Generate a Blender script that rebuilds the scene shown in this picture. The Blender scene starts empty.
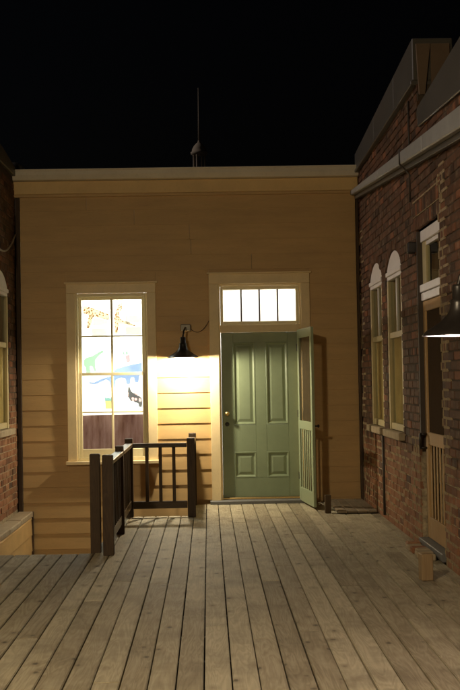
import bpy, bmesh, math, random
from mathutils import Matrix, Vector
random.seed(11)
rad = math.radians
SC = bpy.context.scene
COL = SC.collection

# ------------------------------------------------------------------ camera, sky, sun, exposure
cam_d = bpy.data.cameras.new('camera')
cam = bpy.data.objects.new('camera', cam_d); COL.objects.link(cam)
cam_d.sensor_fit = 'VERTICAL'; cam_d.sensor_height = 36.0; cam_d.sensor_width = 24.0
cam_d.lens = 60.0
cam_d.clip_end = 2000
cam.matrix_world = (Matrix.Translation((0, 0, 1.5)) @ Matrix.Rotation(rad(-1.11), 4, 'Z')
                    @ Matrix.Rotation(rad(91.72), 4, 'X') @ Matrix.Rotation(rad(-1.0), 4, 'Z'))
SC.camera = cam
SUN_AZ, SUN_EL = -90.5, 27.0          # street-side glow over the left roof: from -X, a little behind the camera
SUN_STRENGTH = 0.4
w = bpy.data.worlds.new('World'); SC.world = w; w.use_nodes = True
nt = w.node_tree
bg = nt.nodes['Background']
sky = nt.nodes.new('ShaderNodeTexSky'); sky.sky_type = 'NISHITA'; sky.sun_disc = False
sky.sun_elevation = rad(-4.5); sky.sun_rotation = rad(SUN_AZ)
nt.links.new(sky.outputs[0], bg.inputs[0]); bg.inputs[1].default_value = 0.05
sd = bpy.data.lights.new('sun', 'SUN'); sd.energy = SUN_STRENGTH; sd.angle = rad(0.5); sd.color = (1.0, 0.86, 0.80)
so = bpy.data.objects.new('sun', sd); COL.objects.link(so)
_v = Vector((math.cos(rad(SUN_EL)) * math.sin(rad(SUN_AZ)), -math.cos(rad(SUN_EL)) * math.cos(rad(SUN_AZ)), math.sin(rad(SUN_EL))))
so.rotation_euler = _v.to_track_quat('Z', 'Y').to_euler()
SC.view_settings.view_transform = 'Standard'; SC.view_settings.look = 'None'
SC.view_settings.exposure = 0.7; SC.view_settings.gamma = 1.0
SC.view_settings.use_curve_mapping = False
SC.cycles.use_denoising = True
SC.cycles.max_bounces = 10; SC.cycles.diffuse_bounces = 5; SC.cycles.transparent_max_bounces = 12
SC.cycles.sample_clamp_indirect = 4.0
SC.cycles.caustics_reflective = False; SC.cycles.caustics_refractive = False

# lamp powers (W)
WALL_LAMP_W, RIGHT_LAMP_W, LEFT_LAMP_W, ROOM_W, HALL_W = 108.0, 7.0, 500.0, 60.0, 28.0

# ------------------------------------------------------------------ material helpers
class NT:
    def __init__(s, name):
        s.m = bpy.data.materials.new(name); s.m.use_nodes = True
        s.t = s.m.node_tree; s.b = s.t.nodes['Principled BSDF']; s.out = s.t.nodes['Material Output']
    def n(s, typ, **kw):
        nd = s.t.nodes.new(typ)
        for k, v in kw.items():
            if hasattr(nd, k): setattr(nd, k, v)
        return nd
    def l(s, a, b): s.t.links.new(a, b)
    def val(s, x, sock):
        if hasattr(x, 'links'): s.l(x, sock)
        else: sock.default_value = x
    def math(s, op, a, b=0.0, c=None, clamp=False):
        nd = s.n('ShaderNodeMath', operation=op); nd.use_clamp = clamp
        s.val(a, nd.inputs[0]); s.val(b, nd.inputs[1])
        if c is not None: s.val(c, nd.inputs[2])
        return nd.outputs[0]
    def mix(s, f, a, b, mode='MIX'):
        nd = s.n('ShaderNodeMix', data_type='RGBA', blend_type=mode)
        s.val(f, nd.inputs[0]); s.val(a if hasattr(a, 'links') else (*a, 1), nd.inputs[6]); s.val(b if hasattr(b, 'links') else (*b, 1), nd.inputs[7])
        return nd.outputs[2]
    def ramp(s, f, stops):
        nd = s.n('ShaderNodeValToRGB'); r = nd.color_ramp
        while len(r.elements) < len(stops): r.elements.new(0.5)
        for e, (p, c) in zip(r.elements, stops):
            e.position = p; e.color = (*c, 1) if not isinstance(c, float) else (c, c, c, 1)
        s.val(f, nd.inputs[0]); return nd.outputs[0]
    def coord(s, kind='Object', scale=(1, 1, 1), offs=None):
        tc = s.n('ShaderNodeTexCoord'); src = tc.outputs[kind]
        if kind == 'World':
            pass
        mp = s.n('ShaderNodeMapping'); mp.inputs['Scale'].default_value = scale
        s.l(src, mp.inputs[0])
        if offs is not None: s.l(offs, mp.inputs['Location'])
        return mp.outputs[0]
    def pos(s, scale=(1, 1, 1)):
        g = s.n('ShaderNodeNewGeometry'); mp = s.n('ShaderNodeMapping'); mp.inputs['Scale'].default_value = scale
        s.l(g.outputs['Position'], mp.inputs[0]); return mp.outputs[0]
    def noise(s, vec, scale, detail=4, rough=0.55, dist=0.0):
        nd = s.n('ShaderNodeTexNoise'); s.l(vec, nd.inputs['Vector'])
        nd.inputs['Scale'].default_value = scale; nd.inputs['Detail'].default_value = detail
        nd.inputs['Roughness'].default_value = rough; nd.inputs['Distortion'].default_value = dist
        return nd.outputs[0]
    def rnd(s):
        o = s.n('ShaderNodeObjectInfo'); return o.outputs['Random']
    def rnd_any(s):
        g = s.n('ShaderNodeNewGeometry')
        return s.math('FRACT', s.math('MULTIPLY_ADD', s.rnd(), 7.13, g.outputs['Random Per Island']))
    def bump(s, h, strength=0.3, dist=0.01):
        b = s.n('ShaderNodeBump'); b.inputs['Strength'].default_value = strength; b.inputs['Distance'].default_value = dist
        s.l(h, b.inputs['Height']); s.l(b.outputs[0], s.b.inputs['Normal'])
    def done(s, col=None, rough=0.6, spec=0.4, metal=0.0):
        if col is not None: s.val(col if hasattr(col, 'links') else (*col, 1), s.b.inputs['Base Color'])
        s.val(rough, s.b.inputs['Roughness']); s.b.inputs['Specular IOR Level'].default_value = spec
        s.b.inputs['Metallic'].default_value = metal
        return s.m

def paint(name, col, var=0.12, rough=0.55, scale=5.0, bumps=0.15, dirt=0.35, spec=0.4, stretch=(1, 1, 1)):
    """weathered paint: low-frequency blotches, fine speckle, dirt patches and a little relief"""
    t = NT(name); p = t.pos(stretch)
    n1 = t.noise(p, scale, 5, 0.6); n2 = t.noise(p, scale * 12, 3)
    r = t.rnd()
    c = t.mix(t.ramp(n1, [(0.3, 0.0), (0.75, 1.0)]), tuple(v * (1 - var) for v in col), tuple(min(1, v * (1 + var)) for v in col))
    c = t.mix(t.math('MULTIPLY', t.ramp(n2, [(0.55, 0.0), (0.75, 1.0)]), dirt), c, tuple(v * 0.6 for v in col))
    c = t.mix(t.math('MULTIPLY', r, 0.18), c, tuple(v * 0.75 for v in col))
    t.bump(t.math('ADD', t.math('MULTIPLY', n1, 0.5), n2), bumps, 0.004)
    return t.done(c, rough, spec)

def wood(name, dark, light, axis=1, rough=0.7, knots=True, bump=0.35, dirt=0.4):
    """grain that runs along one local axis, knots and per-piece tone"""
    t = NT(name)
    tc = t.n('ShaderNodeTexCoord'); r = t.rnd()
    comb = t.n('ShaderNodeCombineXYZ')
    t.l(t.math('MULTIPLY', r, 37.0), comb.inputs[0]); t.l(t.math('MULTIPLY', r, 91.0), comb.inputs[1]); t.l(t.math('MULTIPLY', r, 53.0), comb.inputs[2])
    add = t.n('ShaderNodeVectorMath', operation='ADD'); t.l(tc.outputs['Object'], add.inputs[0]); t.l(comb.outputs[0], add.inputs[1])
    def mp(sc):
        m = t.n('ShaderNodeMapping'); m.inputs['Scale'].default_value = sc; t.l(add.outputs[0], m.inputs[0]); return m.outputs[0]
    s1 = [9.0, 9.0, 9.0]; s1[axis] = 0.9
    s2 = [70.0, 70.0, 70.0]; s2[axis] = 3.0
    sk = [8.0, 8.0, 8.0]; sk[axis] = 5.2
    ring = t.noise(mp(s1), 1.0, 3, 0.5, 1.2)
    band = t.math('FRACT', t.math('MULTIPLY', ring, 9.0))
    band = t.math('ABSOLUTE', t.math('SUBTRACT', band, 0.5))
    fine = t.noise(mp(s2), 1.0, 4, 0.6)
    blot = t.noise(mp((2.3, 2.3, 2.3)), 1.0, 5, 0.6)
    f = t.math('ADD', t.math('MULTIPLY', band, 0.55), t.math('ADD', t.math('MULTIPLY', fine, 0.55), t.math('MULTIPLY', t.math('SUBTRACT', r, 0.5), 0.5)), clamp=True)
    c = t.mix(f, dark, light)
    c = t.mix(t.math('MULTIPLY', t.ramp(blot, [(0.48, 0.0), (0.7, 1.0)]), dirt), c, tuple(v * 0.55 for v in dark))
    h = t.math('ADD', fine, t.math('MULTIPLY', band, 0.5))
    if knots:
        v = t.n('ShaderNodeTexVoronoi'); t.l(mp(sk), v.inputs['Vector']); v.inputs['Scale'].default_value = 1.0; v.inputs['Randomness'].default_value = 1.0
        wob = t.math('MULTIPLY_ADD', t.math('SUBTRACT', fine, 0.5), 0.12, v.outputs['Distance'])
        k = t.ramp(wob, [(0.07, 1.0), (0.17, 0.0)])
        halo = t.ramp(wob, [(0.16, 1.0), (0.42, 0.0)])
        sel = t.n('ShaderNodeSeparateColor'); t.l(v.outputs['Color'], sel.inputs[0])
        k = t.math('MULTIPLY', k, t.math('GREATER_THAN', sel.outputs[0], 0.4))
        c = t.mix(t.math('MULTIPLY', t.math('MULTIPLY', halo, t.math('GREATER_THAN', sel.outputs[0], 0.4)), 0.5), c, dark)
        c = t.mix(t.math('MULTIPLY', k, 0.8), c, tuple(v_ * 0.28 for v_ in dark))
        h = t.math('SUBTRACT', h, k)
    t.bump(h, bump, 0.004)
    return t.done(c, rough, 0.3)

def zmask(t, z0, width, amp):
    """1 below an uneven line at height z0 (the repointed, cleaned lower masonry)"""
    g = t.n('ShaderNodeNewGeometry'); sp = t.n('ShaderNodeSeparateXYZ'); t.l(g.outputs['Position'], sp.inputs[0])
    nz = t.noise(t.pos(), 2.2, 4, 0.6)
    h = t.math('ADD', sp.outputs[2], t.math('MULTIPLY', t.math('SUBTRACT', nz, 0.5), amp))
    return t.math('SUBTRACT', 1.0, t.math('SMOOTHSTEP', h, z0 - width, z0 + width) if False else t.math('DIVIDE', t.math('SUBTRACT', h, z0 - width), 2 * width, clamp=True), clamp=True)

def brick_mat(name, z0):
    t = NT(name); r = t.rnd_any(); p = t.pos()
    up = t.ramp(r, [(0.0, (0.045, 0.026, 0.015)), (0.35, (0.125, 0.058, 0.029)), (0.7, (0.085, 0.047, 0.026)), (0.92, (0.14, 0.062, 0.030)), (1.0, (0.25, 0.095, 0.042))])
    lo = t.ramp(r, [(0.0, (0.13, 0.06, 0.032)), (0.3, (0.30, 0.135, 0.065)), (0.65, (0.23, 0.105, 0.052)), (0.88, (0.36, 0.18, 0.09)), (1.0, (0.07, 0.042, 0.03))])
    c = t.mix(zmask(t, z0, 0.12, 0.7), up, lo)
    n1 = t.noise(p, 26, 5, 0.65); n2 = t.noise(p, 120, 3)
    c = t.mix(t.math('MULTIPLY', t.ramp(n1, [(0.5, 0.0), (0.72, 1.0)]), 0.6), c, (0.05, 0.035, 0.027))
    lime = t.ramp(t.noise(p, 7, 6, 0.7), [(0.55, 0.0), (0.70, 1.0)])
    c = t.mix(t.math('MULTIPLY', lime, 0.5), c, (0.34, 0.27, 0.17))
    t.bump(t.math('ADD', n1, t.math('MULTIPLY', n2, 0.5)), 0.5, 0.006)
    return t.done(c, 0.85, 0.25)

def mortar_mat(name, z0, pale=(0.50, 0.41, 0.26)):
    t = NT(name); p = t.pos()
    n = t.noise(p, 18, 5, 0.65)
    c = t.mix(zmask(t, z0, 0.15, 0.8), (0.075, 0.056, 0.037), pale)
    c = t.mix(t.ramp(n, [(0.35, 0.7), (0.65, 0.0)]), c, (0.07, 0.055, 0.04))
    t.bump(n, 0.6, 0.006)
    return t.done(c, 0.95, 0.15)

def plain(name, col, rough=0.5, metal=0.0, spec=0.5, nscale=20, var=0.2, bump=0.1):
    t = NT(name); p = t.coord('Object')
    n = t.noise(p, nscale, 4, 0.6)
    c = t.mix(n, tuple(v * (1 - var) for v in col), tuple(min(1, v * (1 + var)) for v in col))
    t.bump(n, bump, 0.002)
    return t.done(c, rough, spec, metal)

def glass_mat(name, tint=(0.9, 0.93, 0.9), wav=0.02):
    t = NT(name); t.t.nodes.remove(t.b)
    p = t.pos((1, 1, 0.5)); n = t.noise(p, 3.0, 2)
    bp = t.n('ShaderNodeBump'); bp.inputs['Strength'].default_value = 0.25; bp.inputs['Distance'].default_value = wav; t.l(n, bp.inputs['Height'])
    fr = t.n('ShaderNodeFresnel'); fr.inputs[0].default_value = 1.5; t.l(bp.outputs[0], fr.inputs['Normal'])
    tr = t.n('ShaderNodeBsdfTransparent'); tr.inputs[0].default_value = (*tint, 1)
    gl = t.n('ShaderNodeBsdfGlossy'); gl.inputs['Roughness'].default_value = 0.03; t.l(bp.outputs[0], gl.inputs['Normal'])
    geo = t.n('ShaderNodeNewGeometry'); fac = t.math('MULTIPLY', fr.outputs[0], t.math('SUBTRACT', 1.0, geo.outputs['Backfacing']))
    mx = t.n('ShaderNodeMixShader'); t.l(fac, mx.inputs[0]); t.l(tr.outputs[0], mx.inputs[1]); t.l(gl.outputs[0], mx.inputs[2])
    t.l(mx.outputs[0], t.out.inputs[0]); return t.m

def screen_mat(name, col, opacity):
    """fine insect screen: a weave too small to resolve, so part of the light passes"""
    t = NT(name); t.t.nodes.remove(t.b)
    n = t.noise(t.pos(), 6.0, 3)
    tr = t.n('ShaderNodeBsdfTransparent'); d = t.n('ShaderNodeBsdfDiffuse'); d.inputs[0].default_value = (*col, 1)
    mx = t.n('ShaderNodeMixShader'); t.l(t.math('MULTIPLY_ADD', n, 0.15, opacity), mx.inputs[0]); t.l(tr.outputs[0], mx.inputs[1]); t.l(d.outputs[0], mx.inputs[2])
    t.l(mx.outputs[0], t.out.inputs[0]); return t.m

def translucent(name, col, spots=None, streak=None):
    t = NT(name); t.t.nodes.remove(t.b)
    p = t.coord('Object'); n = t.noise(p, 14, 4)
    c = t.mix(n, tuple(v * 0.85 for v in col), col)
    if spots:
        v = t.n('ShaderNodeTexVoronoi'); t.l(p, v.inputs['Vector']); v.inputs['Scale'].default_value = spots[1]
        c = t.mix(t.ramp(v.outputs['Distance'], [(spots[2], 1.0), (spots[2] + 0.06, 0.0)]), c, spots[0])
    if streak:
        c = t.mix(t.ramp(t.noise(t.coord('Object', streak[1]), 1.0, 6, 0.65), [(0.35, 0.0), (0.68, 1.0)]), c, streak[0])
    tl = t.n('ShaderNodeBsdfTranslucent'); t.l(c, tl.inputs[0])
    d = t.n('ShaderNodeBsdfDiffuse'); t.l(c, d.inputs[0])
    mx = t.n('ShaderNodeMixShader'); mx.inputs[0].default_value = 0.3; t.l(tl.outputs[0], mx.inputs[1]); t.l(d.outputs[0], mx.inputs[2])
    t.l(mx.outputs[0], t.out.inputs[0]); return t.m

def bulb_mat(name, col, strength):
    t = NT(name); t.t.nodes.remove(t.b)
    e = t.n('ShaderNodeEmission'); e.inputs[0].default_value = (*col, 1); e.inputs[1].default_value = strength
    t.l(e.outputs[0], t.out.inputs[0]); return t.m

M = {}
M['deck'] = wood('weathered_deck_wood', (0.235, 0.195, 0.125), (0.60, 0.545, 0.385), axis=1, dirt=0.5)
M['deck_x'] = wood('weathered_crosswise_wood', (0.14, 0.105, 0.065), (0.30, 0.25, 0.17), axis=1, dirt=0.5)
M['joist'] = wood('dark_joist_wood', (0.05, 0.035, 0.02), (0.10, 0.07, 0.045), axis=0)
M['ground'] = plain('packed_earth', (0.07, 0.06, 0.05), 0.95, nscale=3, var=0.35)
M['siding'] = paint('yellow_siding_paint', (0.59, 0.39, 0.165), 0.12, 0.5, 3.0, 0.15, 0.25, stretch=(0.4, 1, 2.5))
M['trim'] = paint('cream_trim_paint', (0.85, 0.68, 0.38), 0.08, 0.45, 4.0, 0.1, 0.2)
M['sash'] = paint('pale_sash_paint', (0.82, 0.72, 0.44), 0.08, 0.45, 5.0, 0.1, 0.2)
M['frieze'] = paint('ochre_frieze_paint', (0.78, 0.55, 0.24), 0.08, 0.5, 3.0, 0.1, 0.2)
M['gutter'] = paint('grey_gutter_paint', (0.74, 0.68, 0.55), 0.1, 0.4, 3.0, 0.1, 0.25)
M['gutter_r'] = paint('dull_grey_gutter_paint', (0.30, 0.295, 0.265), 0.15, 0.5, 3.0, 0.1, 0.3)
M['green'] = paint('sage_green_door_paint', (0.215, 0.262, 0.155), 0.10, 0.42, 4.0, 0.08, 0.12)
M['pale_green'] = paint('pale_green_screen_door_paint', (0.31, 0.365, 0.225), 0.06, 0.45, 4.0, 0.08, 0.12)
M['dark_wood'] = wood('dark_stained_wood', (0.040, 0.025, 0.014), (0.12, 0.076, 0.040), axis=2, knots=False, rough=0.6)
M['dark_wood_x'] = wood('dark_stained_rail_wood', (0.040, 0.025, 0.014), (0.125, 0.08, 0.042), axis=0, knots=False, rough=0.4)
M['dark_wood_y'] = wood('dark_stained_side_rail_wood', (0.045, 0.029, 0.016), (0.14, 0.09, 0.05), axis=1, knots=False, rough=0.35)
M['corner'] = wood('dark_corner_board_wood', (0.045, 0.028, 0.016), (0.10, 0.062, 0.035), axis=2, knots=False)
M['post_wood'] = wood('raw_lumber', (0.24, 0.16, 0.08), (0.42, 0.31, 0.17), axis=2)
M['brown_block'] = wood('brown_lumber', (0.07, 0.045, 0.022), (0.14, 0.095, 0.05), axis=2)
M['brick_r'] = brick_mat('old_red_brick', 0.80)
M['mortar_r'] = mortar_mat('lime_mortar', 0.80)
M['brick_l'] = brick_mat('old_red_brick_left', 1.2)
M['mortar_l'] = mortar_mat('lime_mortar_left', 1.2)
M['pale_mortar'] = plain('pale_lime_mortar', (0.29, 0.225, 0.13), 0.95, spec=0.15, nscale=12, var=0.6, bump=0.5)
M['stone'] = plain('worn_stone', (0.36, 0.29, 0.19), 0.9, spec=0.2, nscale=14, var=0.4, bump=0.5)
M['slate'] = plain('slate_grey_sill', (0.13, 0.13, 0.125), 0.6, nscale=16, var=0.25)
M['white_paint'] = paint('white_window_paint', (0.78, 0.74, 0.68), 0.06, 0.4, 5.0, 0.1, 0.15)
M['old_paint'] = paint('aged_cream_paint', (0.50, 0.42, 0.22), 0.1, 0.5, 5.0, 0.1, 0.3)
M['tan'] = wood('varnished_tan_wood', (0.34, 0.21, 0.085), (0.52, 0.34, 0.15), axis=2, knots=False, dirt=0.2)
M['curtain'] = plain('cream_curtain_cloth', (0.66, 0.47, 0.19), 0.9, spec=0.1, nscale=3.5, var=0.45)
M['jamb'] = plain('near_black_jamb', (0.045, 0.033, 0.022), 0.7)  # near-black tone, used only on the upper part of the far jamb
M['flashing'] = paint('grey_sheet_metal', (0.085, 0.077, 0.062), 0.15, 0.45, 2.0, 0.1, 0.3)
M['end_board'] = paint('tan_end_stucco', (0.15, 0.10, 0.06), 0.15, 0.7, 4.0, 0.2, 0.4)
M['glass'] = glass_mat('window_glass')
M['screen'] = screen_mat('insect_screen', (0.10, 0.085, 0.055), 0.22)
M['dark_screen'] = screen_mat('dark_insect_screen', (0.10, 0.07, 0.045), 0.62)
M['interior'] = plain('white_room_wall', (0.86, 0.86, 0.84), 0.8, nscale=2, var=0.03)
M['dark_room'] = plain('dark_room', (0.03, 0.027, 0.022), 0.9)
M['board'] = translucent('mauve_paper', (0.40, 0.30, 0.285), streak=((0.20, 0.12, 0.10), (14.0, 1.0, 2.2)))
M['frost'] = translucent('frosted_transom_glass', (0.92, 0.92, 0.90))
M['black_metal'] = plain('black_enamel', (0.018, 0.015, 0.013), 0.35, spec=0.5, nscale=30)
M['enamel'] = plain('white_enamel', (0.85, 0.84, 0.82), 0.35, nscale=10, var=0.03)
M['box_metal'] = plain('galvanised_box', (0.25, 0.23, 0.19), 0.5, 0.5, nscale=20)
M['brass'] = plain('worn_brass', (0.72, 0.50, 0.20), 0.3, 0.9, nscale=40)
M['cable'] = plain('cable_rubber', (0.05, 0.04, 0.03), 0.6)
M['pale_cable'] = plain('pale_cable_sheath', (0.36, 0.31, 0.22), 0.6)
M['roof'] = plain('dark_roofing', (0.05, 0.05, 0.05), 0.9)
M['cupola'] = plain('pale_stone_cupola', (0.36, 0.30, 0.22), 0.8, nscale=2)
M['bulb_warm'] = bulb_mat('warm_bulb', (1.0, 0.84, 0.58), 25.0)
M['bulb_cool'] = bulb_mat('cool_bulb', (1.0, 0.82, 0.92), 45.0)
M['room_bulb'] = bulb_mat('room_lamp_diffuser', (1.0, 0.97, 0.92), 3.0)

# ------------------------------------------------------------------ mesh helpers
class MB:
    def __init__(s): s.v = []; s.f = []; s.sm = False
    def quadbox(s, p):      # p: 8 points, bottom ring then top ring
        b = len(s.v); s.v += [tuple(q) for q in p]
        for f in ((0, 3, 2, 1), (4, 5, 6, 7), (0, 1, 5, 4), (1, 2, 6, 5), (2, 3, 7, 6), (3, 0, 4, 7)): s.f.append(tuple(b + i for i in f))
        return s
    def box(s, x0, x1, y0, y1, z0, z1):
        return s.quadbox([(x0, y0, z0), (x1, y0, z0), (x1, y1, z0), (x0, y1, z0), (x0, y0, z1), (x1, y0, z1), (x1, y1, z1), (x0, y1, z1)])
    def prism(s, pts, axis, a0, a1):
        """closed outline (2-D points) pushed along an axis; the other two axes in xyz order"""
        def P(q, a):
            if axis == 0: return (a, q[0], q[1])
            if axis == 1: return (q[0], a, q[1])
            return (q[0], q[1], a)
        b = len(s.v); n = len(pts)
        s.v += [P(q, a0) for q in pts] + [P(q, a1) for q in pts]
        s.f.append(tuple(range(b, b + n))); s.f.append(tuple(range(b + 2 * n - 1, b + n - 1, -1)))
        for i in range(n):
            j = (i + 1) % n; s.f.append((b + i, b + n + i, b + n + j, b + j))
        return s
    def tube(s, path, r, seg=8):
        b = len(s.v); n = len(path); path = [Vector(p) for p in path]
        rr = r if isinstance(r, (list, tuple)) else [r] * n
        for i, p in enumerate(path):
            d = (path[min(i + 1, n - 1)] - path[max(i - 1, 0)]).normalized()
            u = d.cross(Vector((0.13, 0.31, 0.94)))
            if u.length < 1e-3: u = d.cross(Vector((1, 0, 0)))
            u.normalize(); v = d.cross(u)
            for k in range(seg):
                a = 2 * math.pi * k / seg; s.v.append(tuple(p + (u * math.cos(a) + v * math.sin(a)) * rr[i]))
        for i in range(n - 1):
            for k in range(seg):
                k2 = (k + 1) % seg
                s.f.append((b + i * seg + k, b + i * seg + k2, b + (i + 1) * seg + k2, b + (i + 1) * seg + k))
        s.f.append(tuple(b + k for k in range(seg))); s.f.append(tuple(b + (n - 1) * seg + k for k in reversed(range(seg))))
        s.sm = True; return s
    def lathe(s, prof, c, seg=32, closed=False):
        b = len(s.v); n = len(prof)
        for (r, z) in prof:
            for k in range(seg):
                a = 2 * math.pi * k / seg; s.v.append((c[0] + r * math.cos(a), c[1] + r * math.sin(a), c[2] + z))
        for i in range(n - 1 + (1 if closed else 0)):
            i2 = (i + 1) % n
            for k in range(seg):
                k2 = (k + 1) % seg
                s.f.append((b + i * seg + k, b + i * seg + k2, b + i2 * seg + k2, b + i2 * seg + k))
        s.sm = True; return s
    def build(s, name, mat, parent=None, bevel=0.0, origin=None, smooth=None):
        xs = [v[0] for v in s.v]; ys = [v[1] for v in s.v]; zs = [v[2] for v in s.v]
        o_ = Vector(origin) if origin else Vector(((min(xs) + max(xs)) / 2, (min(ys) + max(ys)) / 2, (min(zs) + max(zs)) / 2))
        me = bpy.data.meshes.new(name)
        me.from_pydata([tuple(Vector(v) - o_) for v in s.v], [], s.f); me.update()
        bm = bmesh.new(); bm.from_mesh(me); bmesh.ops.recalc_face_normals(bm, faces=bm.faces)
        if bevel > 0:
            es = [e for e in bm.edges if len(e.link_faces) == 2 and e.calc_face_angle(0) > 0.6]
            bmesh.ops.bevel(bm, geom=es, offset=bevel, segments=1, affect='EDGES')
        bm.to_mesh(me); bm.free()
        if smooth if smooth is not None else s.sm:
            for p in me.polygons: p.use_smooth = True
        me.materials.append(M[mat])
        return link(name, me, parent, o_)
WP = {}
def link(name, data, parent, wpos):
    o = bpy.data.objects.new(name, data); COL.objects.link(o); WP[o.name] = Vector(wpos)
    if parent: o.parent = parent; o.location = Vector(wpos) - WP[parent.name]
    else: o.location = wpos
    return o
def empty(name, loc, parent=None): return link(name, None, parent, Vector(loc))
def tag(o, label, cat, group=None):
    o['label'] = label; o['category'] = cat
    if group: o['group'] = group
    return o
def struct(o, kind='structure'): o['kind'] = kind; return o
def bx(x0, x1, y0, y1, z0, z1): return MB().box(x0, x1, y0, y1, z0, z1)
def light(name, kind, energy, col, loc, parent, **kw):
    d = bpy.data.lights.new(name, kind); d.energy = energy; d.color = col
    for k, v in kw.items(): setattr(d, k, v)
    return link(name, d, parent, loc)

XR, XL, YW = 1.87, -2.32, 14.0

# ------------------------------------------------------------------ ground and deck
g = bx(-300, 300, -300, 400, -1.6, -1.3).build('ground', 'ground'); struct(g)

jm = MB()
for yy in [0.3 + 0.6 * i for i in range(-4, 17)]: jm.box(-2.14, 1.86, yy, yy + 0.045, -0.23, -0.034)
for yy in (10.5, 11.1, 11.7, 12.3): jm.box(-0.90, 1.86, yy, yy + 0.045, -0.23, -0.034)
for yy in (13.2, 13.75): jm.box(-0.16, 1.86, yy, yy + 0.045, -0.23, -0.034)
jm.box(-2.14, -0.92, 10.06, 10.10, -0.24, -0.036)
jm.box(-0.975, -0.935, 10.10, 12.8, -0.24, -0.036); jm.box(-0.935, -0.20, 12.72, 12.76, -0.24, -0.036); jm.box(-0.20, -0.16, 12.76, 13.93, -0.24, -0.036)
deck = jm.build('deck', 'joist', None, origin=(0, 6, 0)); struct(deck)
pitch, gap, th = 0.1395, 0.008, 0.032
_pl = {}
def plank_mesh(L, wd):
    key = (round(L, 2), round(wd, 3))
    if key not in _pl:
        me = bpy.data.meshes.new('plank'); bm = bmesh.new()
        bmesh.ops.create_cube(bm, size=1.0)
        bmesh.ops.scale(bm, vec=(wd, key[0], th), verts=bm.verts)
        es = [e for e in bm.edges if all(v.co.z > 0 for v in e.verts)]
        bmesh.ops.bevel(bm, geom=es, offset=0.004, segments=2, affect='EDGES')
        bm.to_mesh(me); bm.free(); me.materials.append(M['deck']); _pl[key] = me
    return _pl[key]
x = 0.0 - 0.1395 * 15 - 0.0425
rr = random.Random(5)
while x < 1.86 - 0.02:
    x0, x1 = x, min(x + pitch - gap, 1.862)
    if x1 > -2.14 and x1 - x0 > 0.03:
        x0 = max(x0, -2.14); xc = (x0 + x1) / 2
        yend = 10.14 if xc < -0.955 else (12.80 if xc < -0.19 else 13.945)
        y = -2.0 - rr.uniform(0, 1.5)
        while y < yend - 0.02:
            L = rr.choice([2.4, 3.0, 3.6, 3.6, 4.2, 4.8])
            if yend - (y + L) < 0.9: L = yend - y
            o = link('plank', plank_mesh(L - 0.004, x1 - x0), deck, (xc + rr.uniform(-.0012, .0012), y + L / 2, -th / 2 + rr.uniform(-.0022, .0012)))
            if rr.random() < 0.5: o.rotation_euler.z = math.pi
            o.rotation_euler.x = rr.uniform(-.0004, .0004)
            y += L
    x += pitch

# ------------------------------------------------------------------ brick walls
def clip_iv(iv, holes):
    out = [iv]
    for (a, b) in holes:
        nx = []
        for (p, q) in out:
            if b <= p or a >= q: nx.append((p, q)); continue
            if a > p: nx.append((p, a))
            if b < q: nx.append((b, q))
        out = nx
    return out
CH, BL, JT = 0.0745, 0.212, 0.011
def arch_half(op, z):
    """half width of an opening with a segmental head at height z"""
    y0, y1, zb, zs, zt = op; hw = (y1 - y0) / 2
    if z < zb or z > zt: return 0.0
    if z <= zs: return hw
    rise = zt - zs; R = (hw * hw + rise * rise) / (2 * rise)
    d = z - (zt - R)
    return math.sqrt(max(0, R * R - d * d))
def arch_pts(y0, y1, zs, zt, n=10):
    hw = (y1 - y0) / 2; rise = zt - zs; R = (hw * hw + rise * rise) / (2 * rise); a = math.asin(hw / R); yc = (y0 + y1) / 2
    return [(yc + R * math.sin(t), zt - R + R * math.cos(t)) for t in [a - 2 * a * i / n for i in range(n + 1)]]
def lay(y0, y1, z0, ztop, ops, rects, rng):
    res = []; k = 0; z = z0
    while z < 6:
        y = y0 - (0.106 if k % 2 else 0.0) - (0.053 if k % 6 == 5 else 0)
        bl = BL / 2 if k % 6 == 5 else BL
        zm = z + CH / 2
        while y < y1:
            iv = (max(y, y0), min(y + bl - JT, y1))
            zt = ztop((iv[0] + iv[1]) / 2)
            if iv[1] - iv[0] > 0.02 and z + CH - JT <= zt:
                holes = []
                for op in ops:
                    h = arch_half((op[0], op[1], op[2] - 0.05, op[3], op[4] + 0.115), zm)
                    if h > 0:
                        yc = (op[0] + op[1]) / 2; holes.append((yc - h - 0.004, yc + h + 0.004))
                for (a, b, c, d) in rects:
                    if c < zm < d: holes.append((a, b))
                for (p, q) in clip_iv(iv, holes):
                    if q - p > 0.03: res.append((p, q, z, z + CH - JT))
            y += bl
        z += CH; k += 1
        if z > ztop(0) + 1.5 and z > 4.6: break
    return res
def brick_verts(p, q, a, b, X, s, rng):
    """a worn brick: back rectangle, full rectangle just behind the face, inset face. s: +1 when the wall faces -X"""
    d = rng.uniform(-.004, .004); c = 0.005
    j = lambda: rng.uniform(-.002, .002)
    v = []
    for (xx, ins) in ((X + s * 0.03, 0), (X + s * (0.004 + d), 0), (X + s * d, c)):
        for (yy, zz) in ((p + ins, a + ins), (q - ins, a + ins), (q - ins, b - ins), (p + ins, b - ins)): v.append((xx, yy + j(), zz + j()))
    return v
BF = [(0, 1, 5, 4), (1, 2, 6, 5), (2, 3, 7, 6), (3, 0, 4, 7), (4, 5, 9, 8), (5, 6, 10, 9), (6, 7, 11, 10), (7, 4, 8, 11), (8, 9, 10, 11)]
_bm = {}
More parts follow.
